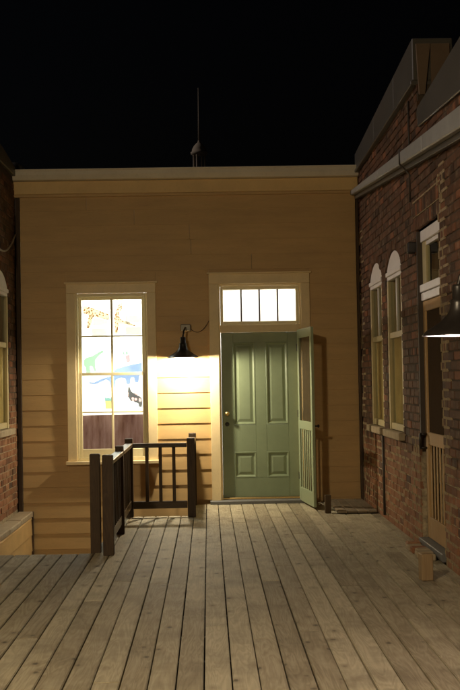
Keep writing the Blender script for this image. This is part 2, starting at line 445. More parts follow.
def brick_obj(p, q, a, b, X, s, mat, parent, rng, rot=0.0):
    ln, ht = round((q - p) / 0.01) * 0.01, round(b - a, 3)
    key = (ln, ht, s, mat, rng.randrange(3))
    if key not in _bm:
        v = brick_verts(-ln / 2, ln / 2, -ht / 2, ht / 2, 0, s, rng)
        me = bpy.data.meshes.new('brick'); me.from_pydata(v, [], BF); me.update()
        bm = bmesh.new(); bm.from_mesh(me); bmesh.ops.recalc_face_normals(bm, faces=bm.faces); bm.to_mesh(me); bm.free()
        me.materials.append(M[mat]); _bm[key] = me
    o = link('brick', _bm[key], parent, (X + s * rng.uniform(-.003, .003), (p + q) / 2, (a + b) / 2))
    o.scale.y = (q - p) / ln; o.rotation_euler.x = rot
    return o
def wall_cells(y0, y1, z0, z1, rects):
    ys = sorted({y0, y1, *[min(max(r[0], y0), y1) for r in rects], *[min(max(r[1], y0), y1) for r in rects]}); zs = sorted({z0, z1, *[r[2] for r in rects], *[r[3] for r in rects]})
    out = []
    for a, b in zip(ys, ys[1:]):
        run = None
        for c, d in zip(zs, zs[1:]):
            ym, zm = (a + b) / 2, (c + d) / 2
            inside = any(r[0] < ym < r[1] and r[2] < zm < r[3] for r in rects)
            if inside:
                if run: out.append((a, b, *run)); run = None
            else: run = (run[0], d) if run else (c, d)
        if run: out.append((a, b, *run))
    return out

def arched_window(parent, s, X, y0, y1, zb, zs, zt, tag_label=None):
    """sash window with a painted segmental head; s points into the wall"""
    wv = empty('window', (X, (y0 + y1) / 2, zb), parent)
    dx = lambda a: X + s * a
    def b2(d0, d1, a, b, c, d): return bx(min(dx(d0), dx(d1)), max(dx(d0), dx(d1)), a, b, c, d)
    hb = zt - 0.20
    pts = [(y0, hb)] + [(y1, hb)] + arch_pts(y0, y1, zs, zt)
    MB().prism(pts, 0, *sorted((dx(0.012), dx(0.075)))).build('head_panel', 'white_paint', wv, 0.004)
    b2(-0.006, 0.07, y0 + 0.005, y1 - 0.005, hb - 0.035, hb + 0.012).build('head_moulding', 'white_paint', wv, 0.006)
    b2(0.006, 0.07, y0 + 0.02, y1 - 0.02, hb - 0.075, hb - 0.036).build('head_moulding', 'white_paint', wv, 0.004)
    for (a, b) in ((y0, y0 + 0.07), (y1 - 0.07, y1)):
        b2(0.008, 0.10, a, b, zb, hb - 0.076).build('frame_stile', 'old_paint', wv, 0.004)
    zm = (zb + hb) / 2 + 0.16
    yc = (y0 + y1) / 2
    b2(0.018, 0.06, y0 + 0.07, y1 - 0.07, zm - 0.03, zm + 0.03).build('meeting_rail', 'old_paint', wv, 0.003)
    b2(0.018, 0.06, y0 + 0.07, y1 - 0.07, zb + 0.002, zb + 0.07).build('bottom_rail', 'old_paint', wv, 0.003)
    b2(0.028, 0.06, yc - 0.014, yc + 0.014, zm + 0.03, hb - 0.076).build('muntin', 'white_paint', wv, 0.003)
    for (c, d) in ((zm + 0.03, hb - 0.076), (zb + 0.07, zm - 0.03)):
        b2(0.036, 0.040, y0 + 0.07, y1 - 0.07, c, d).build('pane', 'glass', wv)
    cm = MB(); n = 28; pts = []
    for i in range(n + 1):
        yy = y0 + 0.075 + (y1 - y0 - 0.15) * i / n; pts.append((dx(0.062 + 0.008 * math.sin(i * 1.35) + 0.004 * math.sin(i * 0.47)), yy))
    cm.prism(pts + [(q_[0] + s * 0.004, q_[1]) for q_ in reversed(pts)], 2, zb + 0.03, zm - 0.01)
    cm.build('cafe_curtain', 'curtain', wv, smooth=False)
    b2(-0.06, 0.12, y0 - 0.06, y1 + 0.06, zb - 0.075, zb).build('sill', 'stone', wv, 0.008)
    return wv

def brick_side(name, label, s, X, ya, yb, yplain, ztop, ops, rects, brickm, mortarm, big, z0, zcap):
    B = empty(name, (X, (ya + yb) / 2, 0)); tag(B, label, 'building')
    rng = random.Random(3 if s > 0 else 4)
    dx = lambda a: X + s * a
    holes = [(o[0], o[1], o[2], o[3]) for o in ops] + [(o[0], o[1], o[3], o[4]) for o in ops] + list(rects)
    mb = MB()
    for (a, b, c, d) in wall_cells(yplain, yb, z0, zcap, holes): mb.box(*sorted((dx(0.008), dx(0.30))), a, b, c, d)
    for o in ops:      # spandrels beside the segmental heads
        ap = arch_pts(o[0], o[1], o[3], o[4]); h = len(ap) // 2
        mb.prism([(o[1], o[3]), (o[1], o[4])] + ap[:h + 1][::-1], 0, *sorted((dx(0.0111), dx(0.2999))))
        mb.prism([(o[0], o[4]), (o[0], o[3])] + ap[h:][::-1], 0, *sorted((dx(0.0111), dx(0.2999))))
    mb.build('wall', mortarm, B, smooth=False)
    bl = lay(ya, yb, z0, ztop, ops, rects, rng)
    bl.sort(key=big)
    for (p, q, a, b) in bl[:300]: brick_obj(p, q, a, b, X, s, brickm, B, rng)
    v, f = [], []
    for (p, q, a, b) in bl[300:]:
        n = len(v); v += brick_verts(p, q, a, b, X, s, rng); f += [tuple(n + i for i in t) for t in BF]
    m = MB(); m.v, m.f = v, f
    o = m.build('brickwork', brickm, B, smooth=False); o['kind'] = 'stuff'
    for op in ops:      # voussoirs round each head
        y0, y1, zb, zs, zt = op; hw = (y1 - y0) / 2; rise = zt - zs; R = (hw * hw + rise * rise) / (2 * rise); a = math.asin(hw / R); yc = (y0 + y1) / 2
        n = 13
        for i in range(n):
            t = -a + 2 * a * (i + 0.5) / n
            py, pz = yc + (R + 0.055) * math.sin(t), zt - R + (R + 0.055) * math.cos(t)
            brick_obj(py - 0.031, py + 0.031, pz - 0.05, pz + 0.05, X, s, brickm, B, rng, rot=-t)
    return B, bl, rng

# right-hand building
OPS_R = [(12.27, 13.17, 0.96, 2.60, 2.765), (11.03, 11.93, 0.96, 2.60, 2.765)]
RECT_R = [(9.17, 10.20, -0.02, 2.79), (9.09, 10.29, 2.79, 3.055)]
def top_r(y): return 4.06 + (13.9 - y) * 0.012 if y > 10.0 else 3.72 - (9.9 - y) * 0.0
def bigr(b):
    if b[1] < 8.5: return 100 - b[1]
    return b[0] - (3 if b[2] < 1.2 else 0)
BR, blr, rng = brick_side('brick_building', 'dark red brick building on the right with two arched windows and a screened door', 1, XR, 3.0, 13.95, -3.0, top_r, OPS_R, RECT_R, 'brick_r', 'mortar_r', bigr, -0.02, 3.6)
# upper parapet mass (mortar body, set back with the bricks)
bx(XR + 0.012, XR + 0.29, 10.005, 13.98, 3.602, 4.20).build('parapet_wall', 'mortar_r', BR)
bx(XR + 0.305, 8.0, -3.0, 16.0, 3.30, 3.40).build('roof', 'roof', BR)
bx(7.8, 8.0, -3.0, 16.0, -1.2, 3.29).build('back_wall', 'mortar_r', BR)
bx(XR + 0.012, 7.99, 14.0, 14.28, -1.2, 3.28).build('end_wall', 'mortar_r', BR)
# parapet coping boards
_cl = lambda y: 4.10 - 0.02005 * (y - 10.0); _ch = lambda y: 4.475 - 0.0601 * (y - 10.0)
for a, b in ((10.0, 11.05), (11.05, 12.4), (12.4, 13.99)):
    MB().prism([(a + .003, _cl(a)), (b - .003, _cl(b)), (b - .003, _ch(b)), (a + .003, _ch(a))], 0, XR - 0.03, XR + 0.33).build('coping', 'flashing', BR, 0.008)
MB().prism([(10.0, 4.06), (13.99, 3.985), (13.99, 4.019), (10.0, 4.099)], 0, XR - 0.05, XR + 0.31).build('coping_moulding', 'flashing', BR, 0.006)
MB().prism([(XR + 0.0, 4.42), (XR + 0.13, 4.42), (XR + 0.075, 3.97), (XR + 0.02, 3.97)], 1, 9.975, 9.999).build('end_board', 'end_board', BR, 0.003)
bx(XR + 0.131, XR + 0.30, 9.98, 9.998, 3.75, 4.42).build('end_panel', 'end_board', BR, 0.003)
MB().prism([(9.86, 3.655), (9.86, 3.83), (3.0, 4.26), (3.0, 3.22)][::1], 0, XR - 0.025, XR + 0.28).build('sloped_coping', 'flashing', BR, 0.008)
# sloping eaves gutter
gt = lambda y: 3.374 + 0.0668 * (y - 7.86)
gb = lambda y: 3.218 + 0.0828 * (y - 7.87)
ys = [13.95, 11.7, 9.3, 6.9, 3.0]
for a, b in zip(ys, ys[1:]):
    MB().prism([(a - 0.004, gb(a)), (a - 0.004, gt(a)), (b + 0.004, gt(b)), (b + 0.004, gb(b))], 0, XR - 0.10, XR + 0.006).build('eaves_gutter', 'gutter_r', BR, 0.01)
MB().prism([(13.9, gb(13.9) - 0.05), (13.9, gb(13.9) - 0.002), (3.0, gb(3.0) - 0.002), (3.0, gb(3.0) - 0.05)], 0, XR - 0.05, XR - 0.006).build('gutter_board', 'flashing', BR, 0.004)
for op in OPS_R:
    arched_window(BR, 1, XR, *op)
    bx(XR + 0.42, XR + 0.44, op[0] - 0.4, op[1] + 0.4, 0.5, 3.2).build('dark_room_backing', 'dark_room', BR)  # near-black sheet stands in for the unlit room behind the glass
# lintel: two rows of bricks on end, pale joints
for r_ in range(2):
    n = 15
    for i in range(n):
        a = 9.10 + i * (1.18 / n); z = 2.797 + r_ * 0.128
        brick_obj(a + 0.006, a + 1.18 / n - 0.006, z + 0.004, z + 0.116, XR, 1, 'brick_r', BR, rng)
pm = MB()
pm.box(XR - 0.004, XR + 0.02, 9.07, 10.30, 3.05, 3.066); pm.box(XR - 0.003, XR + 0.02, 9.09, 10.29, 2.916, 2.926)
pm.build('lintel_mortar', 'pale_mortar', BR, 0.003)
# smeared repointing round the doorway and in the far corner, joint by joint
jm = MB()
prng = random.Random(8)
for (p, q, a, b) in blr:
    near = (abs(q - 9.17) < 0.01 or (q < 9.2 and q > 8.95) or (p > 10.15 and p < 10.42 and b < 0.95)) and b < 3.2 or (p > 13.55)
    patch = b < 0.80 and p > 8.2 and prng.random() < 0.6
    if not (near or patch): continue
    if p > 13.55 and b > 3.3: continue
    if (p > 13.55 or patch) and prng.random() < 0.3: continue
    t = prng.uniform(0.003, 0.013); e = prng.uniform(0.004, 0.022)
    jm.box(XR - 0.003, XR + 0.012, p + prng.uniform(-.01, .02), q + prng.uniform(-.03, .01), b - e * 0.3, b + JT + t)
    if prng.random() < (0.7 if near else 0.3): jm.box(XR - 0.0035, XR + 0.012, q - t, q + JT + e * 0.4, a, b)
o = jm.build('repointed_mortar', 'pale_mortar', BR); o['kind'] = 'stuff'

# doorway with screen door
D = empty('door', (XR + 0.05, 9.68, 0.05), BR); D['label'] = 'tan wooden screen door under a transom with white painted head'
d0, d1 = 9.17, 10.20
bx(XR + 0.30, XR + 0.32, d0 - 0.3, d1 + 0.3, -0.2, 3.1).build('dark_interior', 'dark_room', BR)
bx(XR + 0.004, XR + 0.28, d1 - 0.045, d1 - 0.002, 0.97, 2.785).build('dark_jamb', 'jamb', D, 0.003)
bx(XR + 0.05, XR + 0.11, d0 + 0.001, d0 + 0.05, 0.05, 2.785).build('jamb', 'old_paint', D, 0.003)
bx(XR + 0.035, XR + 0.11, d0 + 0.05, d1 - 0.046, 2.685, 2.785).build('head_panel', 'white_paint', D, 0.004)
bx(XR + 0.02, XR + 0.10, d0 + 0.05, d1 - 0.046, 2.24, 2.305).build('transom_bar', 'white_paint', D, 0.004)
bx(XR + 0.032, XR + 0.10, d0 + 0.05, d1 - 0.046, 2.165, 2.234).build('transom_bar', 'white_paint', D, 0.004)
bx(XR + 0.05, XR + 0.09, d0 + 0.05, d0 + 0.095, 2.305, 2.685).build('transom_stile', 'white_paint', D, 0.003)
bx(XR + 0.05, XR + 0.09, d1 - 0.20, d1 - 0.046, 2.305, 2.685).build('transom_stile', 'old_paint', D, 0.003)
bx(XR + 0.055, XR + 0.09, d0 + 0.095, d1 - 0.20, 2.645, 2.684).build('transom_rail', 'white_paint', D, 0.003)
bx(XR + 0.068, XR + 0.072, d0 + 0.095, d1 - 0.20, 2.305, 2.645).build('transom_pane', 'glass', D)
sx0, sx1 = XR + 0.045, XR + 0.08
bx(sx0, sx1, d1 - 0.14, d1 - 0.046, 0.085, 2.16).build('stile', 'tan', D, 0.004)
bx(sx0, sx1, d0 + 0.05, d0 + 0.13, 0.085, 2.16).build('stile', 'tan', D, 0.004)
ya_, yb_ = d0 + 0.131, d1 - 0.141
bx(sx0 + .001, sx1, ya_, yb_, 2.07, 2.159).build('rail', 'tan', D, 0.004)
bx(sx0 + .001, sx1, ya_, yb_, 0.90, 1.01).build('rail', 'tan', D, 0.004)
bx(sx0 + .001, sx1, ya_, yb_, 0.086, 0.27).build('rail', 'tan', D, 0.004)
bx(sx0 + .016, sx0 + .018, ya_, yb_, 1.01, 2.07).build('screen', 'dark_screen', D)
for i in range(6):
    yy = ya_ + (yb_ - ya_) * (i + 0.5) / 6
    bx(sx0 + .012, sx0 + .019, yy - 0.03, yy + 0.03, 0.27, 0.90).build('slat', 'tan', D, 0.004)
h = MB().tube([(sx0 - 0.055, d1 - 0.09, 1.0), (sx0 - 0.06, d1 - 0.09, 0.94), (sx0 - 0.055, d1 - 0.09, 0.86)], 0.012)
h.tube([(sx0 + .002, d1 - 0.09, 0.99), (sx0 - 0.055, d1 - 0.09, 0.99)], 0.010); h.tube([(sx0 + .002, d1 - 0.09, 0.87), (sx0 - 0.055, d1 - 0.09, 0.87)], 0.010)
h.build('handle', 'black_metal', D)
bx(XR - 0.03, XR + 0.28, d0 + 0.002, d1 - 0.002, 0.012, 0.078).build('door_sill', 'slate', D, 0.006)
bx(XR - 0.07, XR + 0.03, d1 - 0.0, d1 + 0.09, 2.60, 2.70).build('shutter_hinge', 'black_metal', BR, 0.01)

# left-hand building
OPS_L = [(12.55, 13.45, 0.98, 2.62, 2.785)]
def bigl(b): return (abs(b[0] - 13.6), b[2]) if b[1] > 12.4 else (100 - b[1], 0)
BLD, bll, rngl = brick_side('brick_building', 'red brick building at the left edge with one arched window', -1, XL, 3.0, 13.95, -3.0, lambda y: 3.98, OPS_L, [], 'brick_l', 'mortar_l', bigl, -0.02, 4.0)
arched_window(BLD, -1, XL, *OPS_L[0])
bx(XL - 0.44, XL - 0.42, 12.1, 13.9, 0.5, 3.2).build('dark_room_backing', 'dark_room', BLD)  # unlit room here is likewise a sheet coloured near-black
bx(-8.0, XL - 0.305, -3.0, 16.0, 3.60, 3.70).build('roof', 'roof', BLD)
bx(-8.0, -7.8, -3.0, 16.0, -1.2, 3.59).build('back_wall', 'mortar_l', BLD)
bx(-7.79, XL - 0.012, 14.0, 14.28, -1.2, 3.58).build('end_wall', 'mortar_l', BLD)
MB().prism([(13.98, 4.00), (13.98, 4.10), (12.5, 4.24), (3.0, 4.36), (3.0, 4.00)], 0, XL - 0.32, XL + 0.03).build('coping', 'flashing', BLD, 0.008)
bx(XL - 0.30, XL - 0.008, -3.0, 13.98, -1.29, -0.021).build('foundation', 'mortar_l', BLD)
bx(XR + 0.008, XR + 0.30, -3.0, 13.98, -1.29, -0.021).build('foundation', 'mortar_r', BR)

# ------------------------------------------------------------------ yellow clapboard building across the end
CB = empty('clapboard_building', (0, YW, 0)); tag(CB, 'yellow clapboard building across the end of the deck with green door and lit window', 'building')
WIN = (-1.60, -0.735, 0.60, 2.60)         # rough window opening
DOR = (0.135, 1.145, 0.0, 2.66)           # rough door and transom opening
mb = MB()
for (a, b, c, d) in wall_cells(-2.31, 1.86, -1.29, 4.0, [WIN, DOR]): mb.box(a, b, YW + 0.022, YW + 0.14, c, d)
mb.build('wall_sheathing', 'interior', CB, smooth=False)
ex = 0.1865
k = 0; z = -1.26
srng = random.Random(21)
while z < 3.79:
    z1 = min(z + ex + 0.022, 3.80)
    zm = z + ex / 2
    holes = []
    if z < 2.712 and z1 > 0.50: holes.append((-1.712, -0.625))
    if z < 2.805 and z1 > -0.005: holes.append((0.022, 1.252))
    HZ = [(-1.712, -0.625, 0.5, 2.712), (0.022, 1.252, -0.005, 2.805)]
    def face(zz): return YW - 0.002 + 0.0112 * (zz - z) / (z1 - z)
    for (ha, hb_, h0, h1) in HZ:
        if z < h1 < z1 - 0.004: MB().prism([(face(h1), h1), (YW + 0.0215, h1), (YW + 0.0215, z1), (face(z1), z1)], 0, ha + 0.001, hb_ - 0.001).build('clapboard', 'siding', CB)
        if z + 0.004 < h0 < z1: MB().prism([(face(z), z), (YW + 0.0215, z), (YW + 0.0215, h0), (face(h0), h0)], 0, ha + 0.001, hb_ - 0.001).build('clapboard', 'siding', CB)
    for (p, q) in clip_iv((-2.262, 1.832), holes):
        pieces = [(p, q)]
        if q - p > 2.5:
            m_ = srng.uniform(p + 0.8, q - 0.8); pieces = [(p, m_ - 0.0015), (m_ + 0.0015, q)]
        for (pp, qq) in pieces:
            def cut(zz0, zz1, p_=pp, q_=qq):
                MB().prism([(YW - 0.002, zz0), (YW + 0.0215, zz0), (YW + 0.0215, zz1), (YW + 0.0092, zz1)], 0, p_, q_).build('clapboard', 'siding', CB, 0.0015)
            # boards beside an opening that starts or stops part-way are simply cut there
            cut(z, z1)
    z += ex
# fill strips above/below the openings where the board rows do not line up with the trim
# corner boards, frieze, gutter
bx(-2.315, -2.265, YW - 0.03, YW + 0.02, -1.25, 3.79).build('corner_board', 'corner', CB, 0.004)
bx(1.835, 1.866, YW - 0.045, YW + 0.02, -0.03, 3.79).build('corner_board', 'corner', CB, 0.004)
bx(-2.35, 1.865, YW - 0.05, YW + 0.02, 3.79, 3.945).build('frieze_board', 'frieze', CB, 0.004)
bx(-2.36, 1.87, YW - 0.038, YW + 0.02, 3.755, 3.789).build('frieze_moulding', 'siding', CB, 0.004)
MB().prism([(YW - 0.03, 3.948), (YW - 0.11, 3.956), (YW - 0.135, 4.01), (YW - 0.135, 4.058), (YW - 0.15, 4.066), (YW - 0.15, 4.078), (YW + 0.1, 4.09), (YW + 0.1, 3.948)], 0, -2.375, 1.90).build('eaves_gutter', 'gutter', CB, 0.003)
MB().prism([(YW + 0.0, 4.085), (YW + 0.12, 4.10), (YW + 7.8, 4.12), (YW + 7.8, 4.0), (YW + 0.0, 4.001)], 0, -2.30, 1.86).build('roof', 'roof', CB)
bx(-2.31, 1.86, YW + 7.5, YW + 7.7, -1.29, 3.99).build('back_wall', 'siding', CB)
bx(-2.31, -2.2, YW + 0.141, YW + 7.5, -1.29, 3.99).build('side_wall', 'siding', CB)
bx(1.75, 1.86, YW + 0.141, YW + 7.5, -1.29, 3.99).build('side_wall', 'siding', CB)

# window
W = empty('window', (-1.17, YW, 0.53), CB); W['label'] = 'tall eight pane sash window with cream casing'
bx(-1.712, -1.60, YW - 0.032, YW + 0.021, 0.545, 2.575).build('casing', 'trim', W, 0.004)
bx(-0.737, -0.625, YW - 0.032, YW + 0.021, 0.545, 2.575).build('casing', 'trim', W, 0.004)
bx(-1.712, -0.625, YW - 0.034, YW + 0.021, 2.576, 2.69).build('casing', 'trim', W, 0.004)
bx(-1.735, -0.602, YW - 0.055, YW + 0.021, 2.691, 2.712).build('drip_cap', 'trim', W, 0.004)
bx(-1.735, -0.602, YW - 0.075, YW + 0.021, 0.50, 0.544).build('sill', 'trim', W, 0.006)
bx(-1.599, -1.573, YW - 0.01, YW + 0.135, 0.546, 2.574).build('jamb', 'sash', W, 0.003)
bx(-0.764, -0.738, YW - 0.01, YW + 0.135, 0.546, 2.574).build('jamb', 'sash', W, 0.003)
bx(-1.572, -0.765, YW - 0.01, YW + 0.135, 2.535, 2.574).build('jamb', 'sash', W, 0.003)
bx(-1.572, -0.765, YW - 0.012, YW + 0.135, 0.546, 0.585).build('stool', 'sash', W, 0.003)
def sash_unit(yf, z0, z1, botr):
    S_ = empty('sash', (-1.17, yf, z0), W)
    x0, x1 = -1.571, -0.766
    for (a, b) in ((x0, x0 + 0.036), (x1 - 0.036, x1)): bx(a, b, yf, yf + 0.035, z0, z1).build('stile', 'sash', S_, 0.003)
    bx(x0 + .0365, x1 - .0365, yf + .001, yf + 0.034, z0, z0 + botr).build('rail', 'sash', S_, 0.003)
    bx(x0 + .0365, x1 - .0365, yf + .001, yf + 0.034, z1 - 0.036, z1).build('rail', 'sash', S_, 0.003)
    zl, zh = z0 + botr, z1 - 0.036; zm = (zl + zh) / 2; xm = (x0 + x1) / 2
    bx(xm - 0.014, xm + 0.014, yf + .002, yf + .032, zl, zh).build('muntin', 'sash', S_, 0.004)
    for (a, b) in ((x0 + .0365, xm - .0145), (xm + .0145, x1 - .0365)):
        bx(a, b, yf + .004, yf + .030, zm - 0.010, zm + 0.010).build('muntin', 'sash', S_, 0.004)
        for (c, d) in ((zl, zm - .0105), (zm + .0105, zh)): bx(a, b, yf + .015, yf + .018, c, d).build('pane', 'glass', S_)
sash_unit(YW + 0.045, 1.575, 2.534, 0.036)
sash_unit(YW + 0.008, 0.586, 1.612, 0.10)

# lit room behind the window
RM = empty('display_room', (-1.17, YW + 0.9, 0), CB)
bx(-2.15, -0.05, YW + 1.5, YW + 1.55, -0.05, 3.0).build('room_wall', 'interior', RM)
bx(-2.19, -2.151, YW + 0.141, YW + 1.55, -0.05, 3.0).build('room_wall', 'interior', RM)
bx(-0.05, -0.01, YW + 0.141, YW + 1.55, -0.05, 3.0).build('room_wall', 'interior', RM)
bx(-2.19, -0.01, YW + 0.141, YW + 1.55, 3.001, 3.05).build('room_ceiling', 'interior', RM)
bx(-2.19, -0.01, YW + 0.141, YW + 1.55, -0.10, -0.051).build('room_floor', 'interior', RM)
bx(-1.75, -0.55, YW + 0.45, YW + 1.25, 2.94, 2.99).build('room_lamp', 'room_bulb', RM, 0.01)
L = light('room_lamp_light', 'AREA', ROOM_W, (1.0, 0.97, 0.92), (-1.15, YW + 0.85, 2.92), RM, shape='RECTANGLE', size=1.1, size_y=0.7)

# door, transom and their casing
DR = empty('door', (0.64, YW, 0.0), CB); DR['label'] = 'sage green four panel door with brass knob'
cs = empty('door_casing', (0.64, YW, 0.0), CB)
bx(0.022, 0.137, YW - 0.032, YW + 0.021, 0.005, 2.665).build('casing', 'trim', cs, 0.004)
bx(1.143, 1.252, YW - 0.032, YW + 0.021, 0.005, 2.665).build('casing', 'trim', cs, 0.004)
bx(0.022, 1.252, YW - 0.034, YW + 0.021, 2.666, 2.785).build('casing', 'trim', cs, 0.004)
bx(0.0, 1.274, YW - 0.055, YW + 0.021, 2.786, 2.805).build('drip_cap', 'trim', cs, 0.004)
bx(0.138, 0.158, YW - 0.004, YW + 0.139, 0.03, 2.664).build('jamb', 'trim', cs, 0.003)
bx(1.122, 1.142, YW - 0.004, YW + 0.139, 0.03, 2.664).build('jamb', 'trim', cs, 0.003)
bx(0.159, 1.121, YW - 0.004, YW + 0.139, 2.64, 2.664).build('jamb', 'trim', cs, 0.003)
bx(0.159, 1.121, YW - 0.012, YW + 0.139, 2.075, 2.165).build('transom_bar', 'trim', cs, 0.004)
bx(0.0, 1.16, YW - 0.14, YW + 0.139, -0.005, 0.040).build('door_sill', 'slate', cs, 0.006)
bx(0.159, 1.121, YW + 0.03, YW + 0.12, 0.041, 0.062).build('threshold', 'brass', cs, 0.004)
T = empty('transom', (0.64, YW + 0.05, 2.2), CB)
tx0, tx1, tz0, tz1 = 0.16, 1.12, 2.167, 2.638
bx(tx0, tx0 + 0.035, YW + 0.03, YW + 0.07, tz0, tz1).build('frame', 'sash', T, 0.003)
bx(tx1 - 0.035, tx1, YW + 0.03, YW + 0.07, tz0, tz1).build('frame', 'sash', T, 0.003)
bx(tx0 + .0355, tx1 - .0355, YW + 0.031, YW + 0.069, tz0, tz0 + 0.04).build('frame', 'sash', T, 0.003)
bx(tx0 + .0355, tx1 - .0355, YW + 0.031, YW + 0.069, tz1 - 0.04, tz1).build('frame', 'sash', T, 0.003)
gx0, gx1 = tx0 + .0355, tx1 - .0355; pw = (gx1 - gx0) / 4
for i in range(4):
    a, b = gx0 + i * pw + (0.009 if i else 0), gx0 + (i + 1) * pw - (0.009 if i < 3 else 0)
    bx(a, b, YW + 0.048, YW + 0.052, tz0 + 0.04, tz1 - 0.04).build('pane', 'frost', T)
    if i: bx(gx0 + i * pw - 0.0085, gx0 + i * pw + 0.0085, YW + 0.034, YW + 0.066, tz0 + 0.0405, tz1 - 0.0405).build('muntin', 'corner', T, 0.003)
# door slab: stiles, rails, raised panels with mouldings
y0d = YW + 0.075
dx0, dx1, dz0, dz1 = 0.162, 1.118, 0.064, 2.073
def dpart(nm, a, b, c, d, f=0.0, t=0.045, bev=0.003): return bx(a, b, y0d + f, y0d + f + t, c, d).build(nm, 'green', DR, bev)
pl = [(0.305, 0.575), (0.705, 0.975)]
rows = [(0.30, 0.615), (0.945, 1.95)]
dpart('stile', dx0, pl[0][0], dz0, dz1); dpart('stile', pl[1][1], dx1, dz0, dz1); dpart('stile', pl[0][1], pl[1][0], rows[0][0], dz1 - 0.12)
dpart('rail', pl[0][0] + .0005, pl[1][1] - .0005, dz0, rows[0][0]); 
for (a, b) in pl: dpart('rail', a + .0005, b - .0005, rows[0][1], rows[1][0], 0.0005)
dpart('rail', pl[0][0] + .0005, pl[1][1] - .0005, rows[1][1], dz1)
for (a, b) in pl:
    for (c, d) in rows:
        m = MB()
        def ring(i0, i1, f0, f1):
            p0 = [(a + i0, y0d + f0, c + i0), (b - i0, y0d + f0, c + i0), (b - i0, y0d + f0, d - i0), (a + i0, y0d + f0, d - i0)]
            p1 = [(a + i1, y0d + f1, c + i1), (b - i1, y0d + f1, c + i1), (b - i1, y0d + f1, d - i1), (a + i1, y0d + f1, d - i1)]
            n = len(m.v); m.v += p0 + p1
            for q in range(4): m.f.append((n + q, n + (q + 1) % 4, n + 4 + (q + 1) % 4, n + 4 + q))
        ring(0.0, 0.005, 0.002, -0.003); ring(0.005, 0.016, -0.003, -0.002); ring(0.016, 0.030, -0.002, 0.012); ring(0.030, 0.040, 0.012, 0.012); ring(0.040, 0.070, 0.012, 0.005)
        n = len(m.v); i = 0.070
        m.v += [(a + i, y0d + .005, c + i), (b - i, y0d + .005, c + i), (b - i, y0d + .005, d - i), (a + i, y0d + .005, d - i)]; m.f.append((n, n + 1, n + 2, n + 3))
        m.build('panel', 'green', DR)
kx, kz = 0.222, 1.085
kn = MB().lathe([(0.001, -.075), (0.018, -.072), (0.028, -.058), (0.028, -.046), (0.014, -.034), (0.010, -.01), (0.026, -.006), (0.026, 0.0)], (0, 0, 0), 20).build('knob', 'brass', DR, origin=(0, 0, 0))
kn.rotation_euler.x = rad(-90); kn.location = (kx - 0.64, 0.075, kz)
kp = MB().lathe([(0.001, -.012), (0.022, -.010), (0.027, 0.0)], (0, 0, 0), 20).build('keyhole_plate', 'black_metal', DR, origin=(0, 0, 0))
kp.rotation_euler.x = rad(-90); kp.location = (kx - 0.64, 0.075, 0.955)

# lit hall behind the transom
HL = empty('hallway', (0.64, YW + 1.0, 0), CB)
bx(0.02, 0.06, YW + 0.141, YW + 1.5, -0.05, 3.0).build('hall_wall', 'interior', HL)
bx(1.30, 1.34, YW + 0.141, YW + 1.5, -0.05, 3.0).build('hall_wall', 'interior', HL)
bx(0.06, 1.30, YW + 1.5, YW + 1.54, -0.05, 3.0).build('hall_wall', 'interior', HL)
bx(0.02, 1.34, YW + 0.141, YW + 1.54, 3.001, 3.04).build('hall_ceiling', 'interior', HL)
bx(0.25, 1.05, YW + 0.55, YW + 1.05, 2.95, 2.995).build('hall_lamp', 'room_bulb', HL, 0.01)
light('hall_lamp_light', 'AREA', HALL_W, (1.0, 0.96, 0.90), (0.65, YW + 0.8, 2.93), HL, shape='RECTANGLE', size=0.8, size_y=0.5)

# screen door, swung open square to the wall
SD = empty('screen_door', (1.10, YW - 0.04, 0.03), CB); SD['label'] = 'pale green screen door swung wide open'
SDL = []
def sdp(nm, u0, u1, z0, z1, mat='pale_green', t0=-0.016, t1=0.016, bev=0.003):
    """u runs from the hinge to the free edge"""
    o = bx(t0, t1, -u1, -u0, z0, z1).build(nm, mat, None, bev); o.parent = SD; SDL.append(o)
    return o
SW = 0.86
sdp('stile', 0.0, 0.085, 0.0, 2.06); sdp('stile', SW - 0.085, SW, 0.0, 2.06)
sdp('rail', 0.0855, SW - 0.0855, 1.955, 2.06, t0=-.015, t1=.015); sdp('rail', 0.0855, SW - 0.0855, 0.865, 0.965, t0=-.015, t1=.015); sdp('rail', 0.0855, SW - 0.0855, 0.0, 0.165, t0=-.015, t1=.015)
sdp('screen', 0.0855, SW - 0.0855, 0.966, 1.954, 'screen', -0.001, 0.001, 0)
n = 6
for i in range(n):
    u = 0.0855 + (SW - 0.171) * (i + 0.5) / n
    sdp('slat', u - 0.026, u + 0.026, 0.1655, 0.8645, t0=-.003, t1=.003, bev=0.0)
hh = MB().tube([(0.016, -SW + 0.045, 0.92), (0.055, -SW + 0.045, 0.92)], 0.010); hh.tube([(0.055, -SW + 0.045, 0.92), (0.06, -SW + 0.045, 0.92), (0.075, -SW + 0.045, 0.92)], [0.018, 0.022, 0.012])
o = hh.build('handle', 'black_metal', None); o.parent = SD
for hz in (0.25, 1.0, 1.8):
    o = bx(-0.022, 0.022, -0.012, 0.016, hz, hz + 0.09).build('hinge', 'black_metal', None, 0.003); o.parent = SD
SD.rotation_euler.z = rad(6.2)

